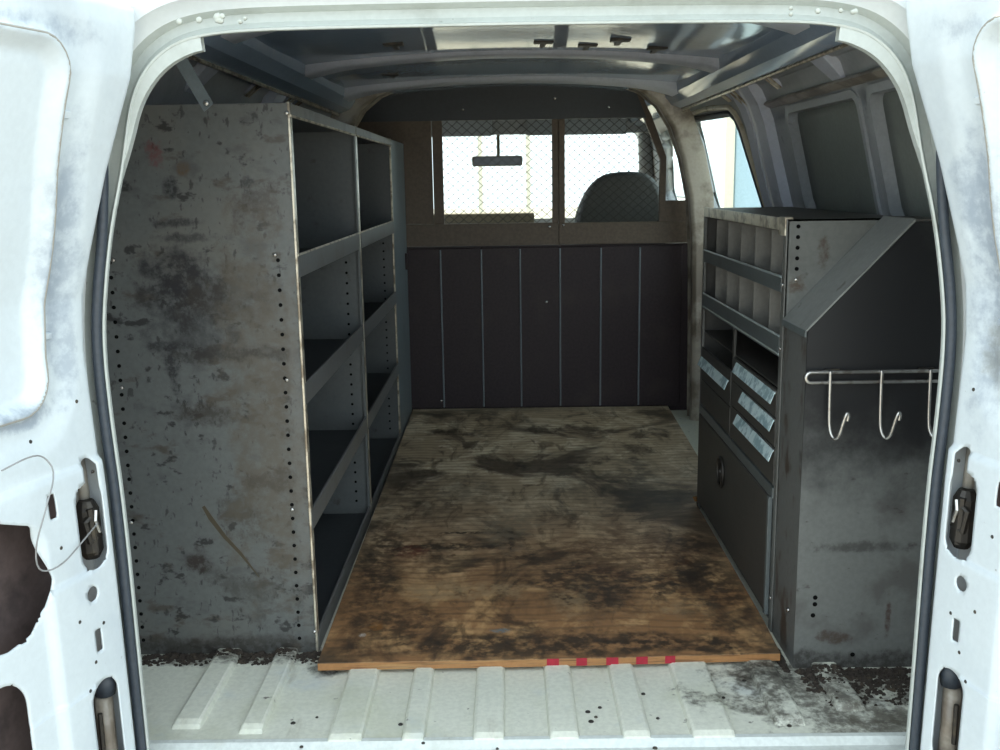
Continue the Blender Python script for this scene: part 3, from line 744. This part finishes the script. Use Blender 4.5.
# ---- left shelving, two units
FX = -.46
def hole_row(name, pts, nrm, parent, r=.0042):
    mb = MB()
    for p in pts: mb.disc(p, nrm, r, .0012, 8)
    o = mb.build(name, 'hole_black', parent); o['kind'] = 'stuff'
    return o
def shelving(y0, y1, near, label):
    R_ = root('shelving_unit', ((FX - .86) / 2, (y0 + y1) / 2, 0), label, 'shelving')
    ep = [(FX, 0.0), (FX, 1.19), (-.772, 1.19), (-.845, .93), (-.868, .86), (-.872, .0)]
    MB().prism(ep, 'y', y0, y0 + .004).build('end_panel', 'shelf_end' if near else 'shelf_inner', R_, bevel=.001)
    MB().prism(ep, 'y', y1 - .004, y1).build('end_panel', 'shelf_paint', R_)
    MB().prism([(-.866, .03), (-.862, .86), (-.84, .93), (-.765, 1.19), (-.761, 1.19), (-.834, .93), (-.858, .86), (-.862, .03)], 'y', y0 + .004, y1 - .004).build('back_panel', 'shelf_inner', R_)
    # upright posts with a folded front flange
    for ya, yb in ((y0, y0 + .022), (y1 - .022, y1)):
        MB().box(FX - .003, FX + .003, ya, yb, 0, 1.192).build('post', 'worn_lit_edge' if not near or ya == y0 else 'shelf_paint', R_, bevel=.001)
    # trays: flat shelf with an upturned front lip
    for k, z in enumerate((1.175, .872, .600, .318, .050)):
        top = (k == 0)
        bx = -.765 if top else (-.858 if z < .86 else -.852)
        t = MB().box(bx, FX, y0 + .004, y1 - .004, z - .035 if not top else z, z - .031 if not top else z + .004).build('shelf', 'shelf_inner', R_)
        h0, h1 = (z - .035, z + .012) if not top else (z - .010, z + .015)
        if z < .1: h0, h1 = .0, .045
        MB().box(FX - .002, FX + .004, y0 + .006, y1 - .006, h0, h1).build('shelf_lip', 'rail_brown' if top else 'shelf_lip', t, bevel=.0015)
        if top: MB().tube([(FX + .003, y0 + .006, h0), (FX + .003, y1 - .006, h0)], .003, 6).build('worn_rim', 'worn_lit_edge', t)
        if k == 1: MB().tube([(FX + .002, y0 + .006, h1), (FX + .002, y1 - .006, h1)], .003, 6).build('worn_rim', 'worn_lit_edge', t)
    # mid height dividers' punched holes
    hole_row('hole_row', [(FX - .04, y1 - .0045, z) for z in frange(.06, .86, 26)], (0, -1, 0), R_, .004)
    if near:
        hole_row('hole_row', [(-.497, y0 - .0002, z) for z in frange(.035, .875, 27) ], (0, -1, 0), R_)
        hole_row('hole_row', [(-.846, y0 - .0002, z) for z in frange(.035, .875, 27)], (0, -1, 0), R_)
        for p in ((-.503, y0, .886), (-.493, y0, .622), (-.497, y0, .335), (-.839, y0, .88), (-.845, y0, .61), (-.85, y0, .31), (-.463, y0, 1.17), (-.463, y0, .05)):
            MB().dome(p, (0, -1, 0), .0052, .004, 8).build('rivet', 'chrome', R_, smooth=True)
        # brown scratch smear on the end panel
        sc = MB().tube([(-.690, y0 - .0002, .345), (-.676, y0 - .0002, .318), (-.648, y0 - .0002, .275), (-.615, y0 - .0002, .235), (-.578, y0 - .0002, .18)], [.004, .006, .005, .004, .001], 6)
        sc.v = [(x, y0 - .0008 if y < y0 - .0003 else y0 + .0002, z) for x, y, z in sc.v]
        sc.build('scratch', 'scratch_brown', R_)
        # support strap up to the roof rail
        st = MB().add([(-.628, y0 - .006, 1.175), (-.608, y0 - .006, 1.19), (-.665, y0 - .006, 1.30), (-.690, y0 - .006, 1.29), (-.628, y0 - .002, 1.175), (-.608, y0 - .002, 1.19), (-.665, y0 - .002, 1.30), (-.690, y0 - .002, 1.29)],
                      [(0, 1, 2, 3), (7, 6, 5, 4), (0, 4, 5, 1), (1, 5, 6, 2), (2, 6, 7, 3), (3, 7, 4, 0)]).build('support_strap', 'bluegrey_paint', R_)
        for p in ((-.622, y0 - .006, 1.191), (-.672, y0 - .006, 1.278)): MB().dome(p, (0, -1, 0), .007, .005, 8).build('bolt', 'chrome', st, smooth=True)
    else:
        MB().box(FX - .002, FX + .002, y1, 2.788, .0, 1.19).build('filler_panel', 'bluegrey_paint', R_)
        MB().box(FX + .002, FX + .012, 2.70, 2.725, .66, .73).build('latch_plate', 'panel_paint', R_, bevel=.002)
    return R_
paint('rail_brown', (.16, .14, .115), .4, layers=[((.07, .055, .04), 14, .5, .68, V1, .7)])
paint('scratch_brown', (.06, .045, .024), .6, layers=[((.05, .04, .025), 40, .5, .65, V1, .6)])
shelving(.475, 1.378, True, 'tall grey steel shelving unit nearest the left rear door, with a stained end panel')
shelving(1.382, 2.30, False, 'tall grey steel shelving unit farther in, next to the cab partition')

# ---- right hand drawer cabinet
def cabinet():
    X0, X1, Y0, Y1, H = .575, .835, .55, 1.45, .94
    R_ = root('drawer_cabinet', ((X0 + X1) / 2, (Y0 + Y1) / 2, 0), 'low grey steel cabinet with bins, drawers and a round-latched door along the right wall', 'cabinet')
    body = MB().box(X1 - .004, X1, Y0, Y1, 0, H).box(X0, X1, Y1 - .004, Y1, 0, H).box(X0 + .004, X1 - .004, Y0 + .004, Y1 - .004, .012, .018)
    body.build('body', 'cab_dark', R_)
    MB().box(X0, X1, Y0, Y0 + .004, 0, H).build('end_panel', 'locker_lid', R_)
    MB().box(X0, X1, Y0, Y1, H - .004, H).build('top_panel', 'cab_dark', R_)
    for ya, yb in ((Y0, Y0 + .022), (Y1 - .022, Y1)):
        MB().box(X0 - .003, X0 + .004, ya, yb, 0, H).build('post', 'cab_paint', R_, bevel=.001)
    MB().box(X0 - .005, X0 + .001, Y0 + .02, Y1 - .01, .915, .9425).build('front_rail', 'worn_lit_edge', R_, bevel=.002)
    MB().box(X0 - .006, X0 + .012, Y0 + .002, Y0 + .05, .905, .945).build('corner_cap', 'worn_lit_edge', R_, bevel=.002)
    # two rows of bins
    for z0, z1, lz in ((.795, .91, (.782, .816)), (.668, .782, (.640, .686))):
        sh = MB().box(X0 + .002, X1 - .004, Y0 + .004, Y1 - .004, z0 - .014, z0 - .010).build('bin_shelf', 'cab_dark', R_)
        MB().box(X0 - .004, X0 + .001, Y0 + .022, Y1 - .02, *lz).build('bin_rail', 'cab_lip', sh, bevel=.0012)
        MB().tube([(X0 - .003, Y0 + .022, lz[1]), (X0 - .003, Y1 - .02, lz[1])], .0028, 6).build('rail_rim', 'bin_rim', sh)
        if lz[0] < .7: MB().tube([(X0 - .003, Y0 + .022, lz[0] + .006), (X0 - .003, Y1 - .02, lz[0] + .006)], .0026, 6).build('rail_rim', 'bin_rim', sh)
        for k in range(1, 6):
            y = Y0 + (Y1 - Y0) * k / 6
            MB().box(X0 + .006, X1 - .006, y - .001, y + .001, z0 - .01, z1).build('divider', 'bin_paint', R_)
    MB().box(X0 + .004, X1 - .006, Y0 + .004, Y1 - .004, .566, .570).build('shelf', 'cab_dark', R_)
    MB().box(X0 - .002, X0 + .004, 1.005, 1.025, .315, .64).build('post', 'cab_dark', R_, bevel=.001)
    # drawers: fronts with a bent aluminium pull
    def drawer(y0, y1, z0, z1, pull=None):
        d = MB().box(X0 - .004, X0 + .004, y0, y1, z0, z1).box(X0 + .004, X1 - .02, y0 + .01, y0 + .012, z0 + .004, z1 - .012).box(X0 + .004, X1 - .02, y1 - .012, y1 - .01, z0 + .004, z1 - .012).build('drawer', 'cab_dark', R_, bevel=.0012)
        if pull:
            a, b, zt = pull
            MB().prism([(X0 - .004, zt), (X0 - .006, zt - .0005), (X0 - .0165, zt - .026), (X0 - .0145, zt - .027), (X0 - .006, zt - .004), (X0 - .004, zt - .004)], 'y', a, b).build('pull', 'aluminium', d, bevel=.0006)
    drawer(.575, 1.002, .502, .563, (.582, .962, .558))
    drawer(.575, 1.002, .434, .499, (.582, .885, .495))
    drawer(.575, 1.002, .345, .431, (.578, .935, .426))
    drawer(1.028, 1.425, .425, .520, (1.05, 1.43, .492))
    drawer(1.028, 1.425, .345, .422)
    # drop door with ring latch
    MB().box(X0 - .006, X0 + .01, Y0 + .02, Y1 - .012, .314, .340).build('door_rail', 'cab_lip', R_, bevel=.002)
    dr = MB().box(X0 - .008, X0 + .002, .585, 1.43, .030, .312).build('door', 'cab_dark', R_, bevel=.003)
    MB().box(X0 - .014, X0 - .004, .570, .585, .034, .318).build('door_flange', 'cab_lip', dr, bevel=.002)
    ring = [(X0 - .012, 1.085 + .036 * math.cos(2 * math.pi * k / 28), .226 + .040 * math.sin(2 * math.pi * k / 28)) for k in range(28)]
    lk = MB().tube(ring, .005, 7, closed=True).build('latch_ring', 'dark_steel', dr, smooth=True)
    MB().disc((X0 - .008, 1.085, .226), (-1, 0, 0), .034, .004, 20).dome((X0 - .011, 1.085, .226), (-1, 0, 0), .011, .008, 10).build('latch_cup', 'wire_paint', dr)
    for p in ((X0 - .003, Y0 + .011, .66), (X0 - .003, Y0 + .011, .80), (X0 - .003, Y0 + .011, .08)): MB().dome(p, (-1, 0, 0), .005, .004, 8).build('rivet', 'chrome', R_, smooth=True)
    hole_row('hole_row', [(X0 + .022, Y0 - .0002, z) for z in frange(.835, .925, 4)], (0, -1, 0), R_, .0045)
    mb = MB().dome((X0 + .022, Y0, .812), (0, -1, 0), .005, .004, 8)
    mb.build('rivet', 'chrome', R_, smooth=True)
paint('bin_rim', (.26, .31, .31), .3)
cabinet()

# ---- sloped-top locker bolted on the near end of the cabinet
paint('lid_paint', (.235, .24, .225), .42, layers=[((.15, .15, .14), 8, .5, .7, V1, .6), ((.07, .05, .035), 24, .62, .72, V1, .7)])
def locker():
    X0, X1, Y0, Y1 = .575, .860, .378, .546
    R_ = root('sloped_locker', ((X0 + X1) / 2, (Y0 + Y1) / 2, 0), 'narrow locker with sloped grey lid and black-sprayed end at the near end of the cabinet', 'locker')
    zl, zh, xs = .725, .94, .775
    MB().prism([(X0, 0), (X1, 0), (X1, .885), (.838, zh - .002), (X0 + (xs - X0), zh - .002), (X0, zl)], 'y', Y0, Y0 + .004).build('end_panel', 'locker_front', R_)
    MB().box(X0, X0 + .004, Y0 + .004, Y1, 0, zl).build('side_panel', 'locker_side', R_)
    # sloping lid with turned-down lip
    sl = (zh - zl) / (xs - X0)
    MB().add([(X0 - .004, Y0 - .001, zl - .002), (xs, Y0 - .001, zh), (xs, Y1, zh), (X0 - .004, Y1, zl - .002), (X0 - .004, Y0 - .001, zl + .003), (xs, Y0 - .001, zh + .005), (xs, Y1, zh + .005), (X0 - .004, Y1, zl + .003)],
             [(0, 3, 2, 1), (4, 5, 6, 7), (0, 1, 5, 4), (1, 2, 6, 5), (2, 3, 7, 6), (3, 0, 4, 7)]).build('lid', 'lid_paint', R_)
    MB().box(X0 - .006, X0 - .002, Y0 - .001, Y1, zl - .012, zl + .003).build('lid_lip', 'cab_lip', R_, bevel=.001)
    MB().box(xs, .835, Y0 - .001, Y1, zh, zh + .004).build('lid', 'cab_dark', R_)
    hole_row('hole_row', [(.615, Y0 - .0002, .16), (.615, Y0 - .0002, .145), (.612, Y0 - .0002, .12), (.70, Y0 - .0002, .03)], (0, -1, 0), R_, .005)
    mb = MB().dome((X0, Y0 + .05, .11), (-1, 0, 0), .006, .005, 8)
    mb.build('rivet', 'chrome', R_, smooth=True)
locker()

# ---- wire hook rack
def rack():
    y = .366
    R_ = root('hook_rack', (.72, y, .63), 'chrome wire rail with hanging hooks on the black locker end', 'hook rack')
    x0, x1, zc, hh = .582, .852, .634, .0105
    pts = []
    for k in range(9):
        a = math.radians(90 + 180 * k / 8); pts.append((x0 + hh * math.cos(a), y, zc + hh * math.sin(a)))
    for k in range(9):
        a = math.radians(-90 + 180 * k / 8); pts.append((x1 + hh * math.cos(a), y, zc + hh * math.sin(a)))
    MB().tube(pts, .0042, 8, closed=True).build('rail', 'chrome', R_, smooth=True)
    for x in (.618, .720, .817):
        p = [(x, y - .006, .648), (x, y - .008, .60), (x + .001, y - .010, .54), (x + .004, y - .014, .520), (x + .010, y - .022, .510), (x + .016, y - .030, .520), (x + .020, y - .034, .545), (x + .024, y - .036, .562), (x + .028, y - .036, .570), (x + .031, y - .035, .562), (x + .029, y - .034, .552)]
        MB().tube(smooth3(p, 2), .0036, 7).build('hook', 'chrome', R_, smooth=True)
    for x in (.612, .80): MB().box(x, x + .028, y + .003, .3775, .640, .650).build('mount', 'dark_steel', R_)
rack()

# ---- cab partition
def partition():
    yp = 2.80
    R_ = root('cab_partition', (0, yp, 0), 'dark brown steel partition with wire mesh windows behind the cab', 'partition')
    seams = [-.70, -.49, -.313, -.134, .036, .211, .39, .561, .748]
    MB().box(-.70, .80, yp + .012, yp + .018, .0, .75).build('backing_sheet', 'panel_paint', R_)
    for a, b in zip(seams, seams[1:]):
        MB().box(a + .002, b - .002, yp, yp + .012, .024, .742).build('panel', 'panel_paint', R_, bevel=.003)
    for s in seams[1:-1]:
        MB().tube([(s, yp - .001, .03), (s, yp - .001, .735)], .0042, 6).build('seam_rib', 'seam_paint', R_)
    frm = lambda n, x0, x1, z0, z1, d=.0: MB().box(x0, x1, yp - .006 - d, yp + .02, z0, z1).build(n, 'frame_glare_paint', R_, bevel=.003)
    frm('cross_rail', -.70, .2055, .752, .848); frm('cross_rail', .2058, .775, .752, .846, .002)
    frm('window_post', .178, .2055, .848, 1.284); frm('window_post', .2058, .233, .846, 1.284, .002)
    frm('window_post', -.335, -.292, .848, 1.284)
    frm('side_sheet', -.70, -.338, .85, 1.30)
    # right window post, sloped inwards at the top
    MB().prism([(.642, .846), (.668, .846), (.668, 1.12), (.60, 1.30), (.535, 1.42), (.50, 1.42), (.57, 1.284), (.642, 1.11)], 'y', yp - .006, yp + .02).build('window_post', 'frame_glare_paint', R_)
    MB().box(.668, .775, yp - .004, yp + .018, .846, .935).build('side_sheet', 'frame_glare_paint', R_)
    MB().prism([(-.66, 1.284), (.58, 1.284), (.52, 1.425), (-.52, 1.425)], 'y', yp - .008, yp + .02).build('header', 'header_paint', R_)
    # expanded metal: diamond wires
    def mesh(x0, x1, z0, z1, cut=None):
        mb = MB(); px, pz = .0425, .036
        nx = int((x1 - x0) / px) + 1; nz = int((z1 - z0) / pz) + 1
        for i in range(nx):
            for j in range(nz):
                cx = x0 + px * i; cz = z0 + pz * j
                pts = [(cx, cz + pz / 2), (cx + px / 2, cz), (cx + px, cz + pz / 2), (cx + px / 2, cz + pz)]
                for a, b in zip(pts, pts[1:] + pts[:1]):
                    if max(a[0], b[0]) > x1 + .02 or max(a[1], b[1]) > z1 + .02: continue
                    if cut and cut(*a): continue
                    mb.tube([(a[0], yp + .008, a[1]), (b[0], yp + .008, b[1])], .0013, 4, cap=False)
        o = mb.build('mesh_screen', 'wire_paint', R_); o['kind'] = 'stuff'
    mesh(-.292, .178, .848, 1.284)
    mesh(.233, .642, .846, 1.284, cut=lambda x, z: x > .65 - max(0, (z - 1.11)) * .42)
    for p in ((.165, yp - .006, .83), (.225, yp - .006, .835), (-.325, yp, .06), (.15, yp, .50), (.19, yp - .008, 1.37), (.42, yp - .008, 1.33), (-.2, yp - .008, 1.33)): MB().dome(p, (0, -1, 0), .007, .005, 8).build('bolt', 'chrome', R_, smooth=True)
paint('header_paint', (.05, .055, .062), .5, layers=[((.035, .035, .04), 5, .5, .7, V1, .5)])
partition()

# ---- cab: seat, dashboard, mirror, visors
def seat():
    R_ = root('passenger_seat', (.53, 3.55, 0), 'dark grey round-topped passenger seat behind the right mesh window', 'seat')
    prof = [(-.23, .44), (-.235, .60), (-.222, .80), (-.195, .90), (-.150, .99), (-.09, 1.045), (-.02, 1.063), (.09, 1.063), (.15, 1.045), (.195, .99), (.215, .92), (.23, .80), (.235, .60), (.23, .44)]
    prof = smooth_poly(prof, 1)
    rings = []
    for dy, s in ((-.075, .90), (-.06, .96), (-.03, 1.0), (.03, 1.0), (.06, .95), (.07, .88)):
        rings.append([(.525 + x * s, 3.40 + dy - (z - .44) * .10, .44 + (z - .44) * (s * .25 + .75)) for x, z in prof])
    mb = MB().loft(rings, closed_ring=True)
    n = len(prof); mb.f.append(tuple(range(n))); mb.f.append(tuple(5 * n + k for k in range(n)))
    mb.build('backrest', 'seat_vinyl', R_, smooth=False, bevel=.006)
    MB().box(.29, .76, 3.36, 3.88, .36, .48).build('cushion', 'seat_vinyl', R_, bevel=.05, seg=4)
    MB().box(.35, .70, 3.42, 3.80, 0.0, .36).build('pedestal', 'wire_paint', R_, bevel=.01)
seat()
DB = root('dashboard', (0, 4.3, 0), 'brown dashboard with raised instrument hood seen through the mesh', 'dashboard')
MB().prism([(4.06, .42), (4.06, .62), (4.14, .725), (4.30, .755), (4.56, .76), (4.56, .42)], 'x', -.82, .82).build('dash_body', 'dash_vinyl', DB, bevel=.012)
MB().prism([(4.02, .62), (4.00, .80), (4.03, .852), (4.10, .856), (4.28, .80), (4.36, .755), (4.30, .72), (4.14, .70)], 'x', -.62, .135).build('instrument_hood', 'dash_vinyl', DB, bevel=.008)
MR = root('rearview_mirror', (-.06, 4.03, 1.20), 'wide dark rearview mirror hanging at the top of the windshield', 'mirror')
MB().box(-.205, .072, 4.00, 4.03, 1.108, 1.164).build('housing', 'mirror_back', MR, bevel=.010, seg=3)
MB().box(-.195, .062, 3.997, 4.001, 1.114, 1.158).build('glass', 'shade_glass', MR)
MB().tube([(-.06, 4.02, 1.15), (-.06, 4.03, 1.23), (-.06, 4.00, 1.285)], .009, 8).build('stem', 'mirror_back', MR)
for x, lb in ((-.36, 'grey fabric sun visor folded up above the left half of the windshield'), (.36, 'grey fabric sun visor folded up above the right half of the windshield')):
    v = root('sun_visor', (x, 3.90, 1.27), lb, 'sun visor', 'sun visors')
    MB().prism([(3.885, 1.265), (3.925, 1.265), (3.925, 1.40), (3.895, 1.40)], 'x', x - .27, x + .27).build('pad', 'visor_vinyl', v, bevel=.010, seg=3)
    MB().tube([(x - .27, 3.915, 1.39), (x + .27, 3.915, 1.39)], .007, 8).build('rod', 'chrome', v)

# ---- dirt along the foot of the cabinets
def dirt(label, boxes, n):
    mb = MB()
    for _ in range(n):
        x0, x1, y0, y1 = random.choice(boxes)
        t = random.random() ** 1.6
        x = random.uniform(x0, x1); y = y1 + (y0 - y1) * t
        r = random.uniform(.003, .011) * (1 - .5 * t); z = 0
        for cx, w, ys in RIBS:
            if abs(x - cx) < w / 2 - .004 and y > ys + .02: z = .0095
        k = random.uniform(0, 6.28); vs_ = []
        for i in range(5):
            a = k + i * 1.257; q = r * random.uniform(.7, 1.3)
            vs_.append((x + q * math.cos(a), y + q * math.sin(a), z))
        for i in range(5):
            a = k + i * 1.257 + .3; q = r * random.uniform(.35, .7)
            vs_.append((x + q * math.cos(a), y + q * math.sin(a), z + r * random.uniform(.4, .8)))
        mb.add(vs_, [(0, 1, 6, 5), (1, 2, 7, 6), (2, 3, 8, 7), (3, 4, 9, 8), (4, 0, 5, 9), (5, 6, 7, 8, 9)])
    o = mb.build('dirt', 'dirt'); tag(o, label, 'dirt', kind='stuff')
dirt('dark dirt crumbs along the foot of the tall shelving', [(-.84, -.44, .42, .466)], 420)
dirt('dark dirt crumbs on the floor below the black locker', [(.58, .86, .27, .365), (.553, .562, .36, .46), (.60, .80, .22, .36)], 900)

# ================================================================== OUTSIDE
GR = MB().box(-40, 40, -30, 60, -.62, -.60).build('ground', 'asphalt')
tag(GR, 'pale sunlit pavement outside the van', kind='structure')
def building():
    R_ = root('building', (-3, 16, -.6), 'pale building front with porch posts seen through the windshield', 'building')
    MB().box(-14, -2.6, 16, 17, -.6, 4.2).build('wall', 'stucco', R_)
    for x in (-.40, .33): MB().box(x - .035, x + .035, 13.9, 14.02, -.6, 2.6).build('post', 'column_paint', R_, bevel=.01)
    MB().box(-8, 3, 13.7, 16, 2.6, 2.8).build('porch_roof', 'stucco', R_)
building()
def shed():
    R_ = root('shed', (3.2, 7.1, -.6), 'pale blue sided shed with brown corner post seen through the side window', 'shed')
    MB().box(1.80, 4.4, 6.7, 7.6, -.6, 3.4).build('wall', 'shed_blue', R_)
    for k in range(10): MB().box(1.84 + k * .25, 1.84 + k * .25 + .215, 6.675, 6.70, -.6, 3.4).build('siding_board', 'shed_blue', R_, bevel=.008)
    MB().box(1.745, 1.82, 6.62, 6.72, -.6, 3.4).build('corner_post', 'column_paint', R_, bevel=.005)
paint('shed_blue', (.42, .55, .64), .6)
shed()
def parked_van():
    y0, y1 = 10.0, 11.8; x = 1.62
    R_ = root('parked_van', (3.6, 10.9, -.6), 'white van parked outside, its windshield pillar glimpsed through the side window', 'van')
    MB().prism([(x, -.35), (x - .02, .3), (x + .08, .62), (x + .5, .76), (x + .62, .80), (x + 4.4, .80), (x + 4.4, -.35)], 'y', y0, y1).build('body', 'car_paint', R_, bevel=.05, seg=3)
    MB().prism([(x + .58, .78), (x + 1.02, 1.26), (x + 1.35, 1.36), (x + 4.3, 1.36), (x + 4.38, .78)], 'y', y0 + .06, y1 - .06).build('upper_body', 'car_paint', R_, bevel=.04, seg=3)
    MB().prism([(x + .74, .72), (x + 1.00, 1.08), (x + 1.55, 1.16), (x + 1.55, .72)], 'y', y0 - .004, y0 + .07).build('side_window', 'shade_glass', R_)
    MB().prism([(x + .56, .80), (x + .96, 1.22), (x + .985, 1.20), (x + .60, .78)], 'y', y0 + .02, y1 - .08).build('windscreen', 'shade_glass', R_)
    for wxx in (x + .75, x + 3.5):
        for yy in (y0 - .02, y1 - .18): MB().tube([(wxx, yy, -.28), (wxx, yy + .2, -.28)], .32, 20).build('wheel', 'tyre', R_)
parked_van()
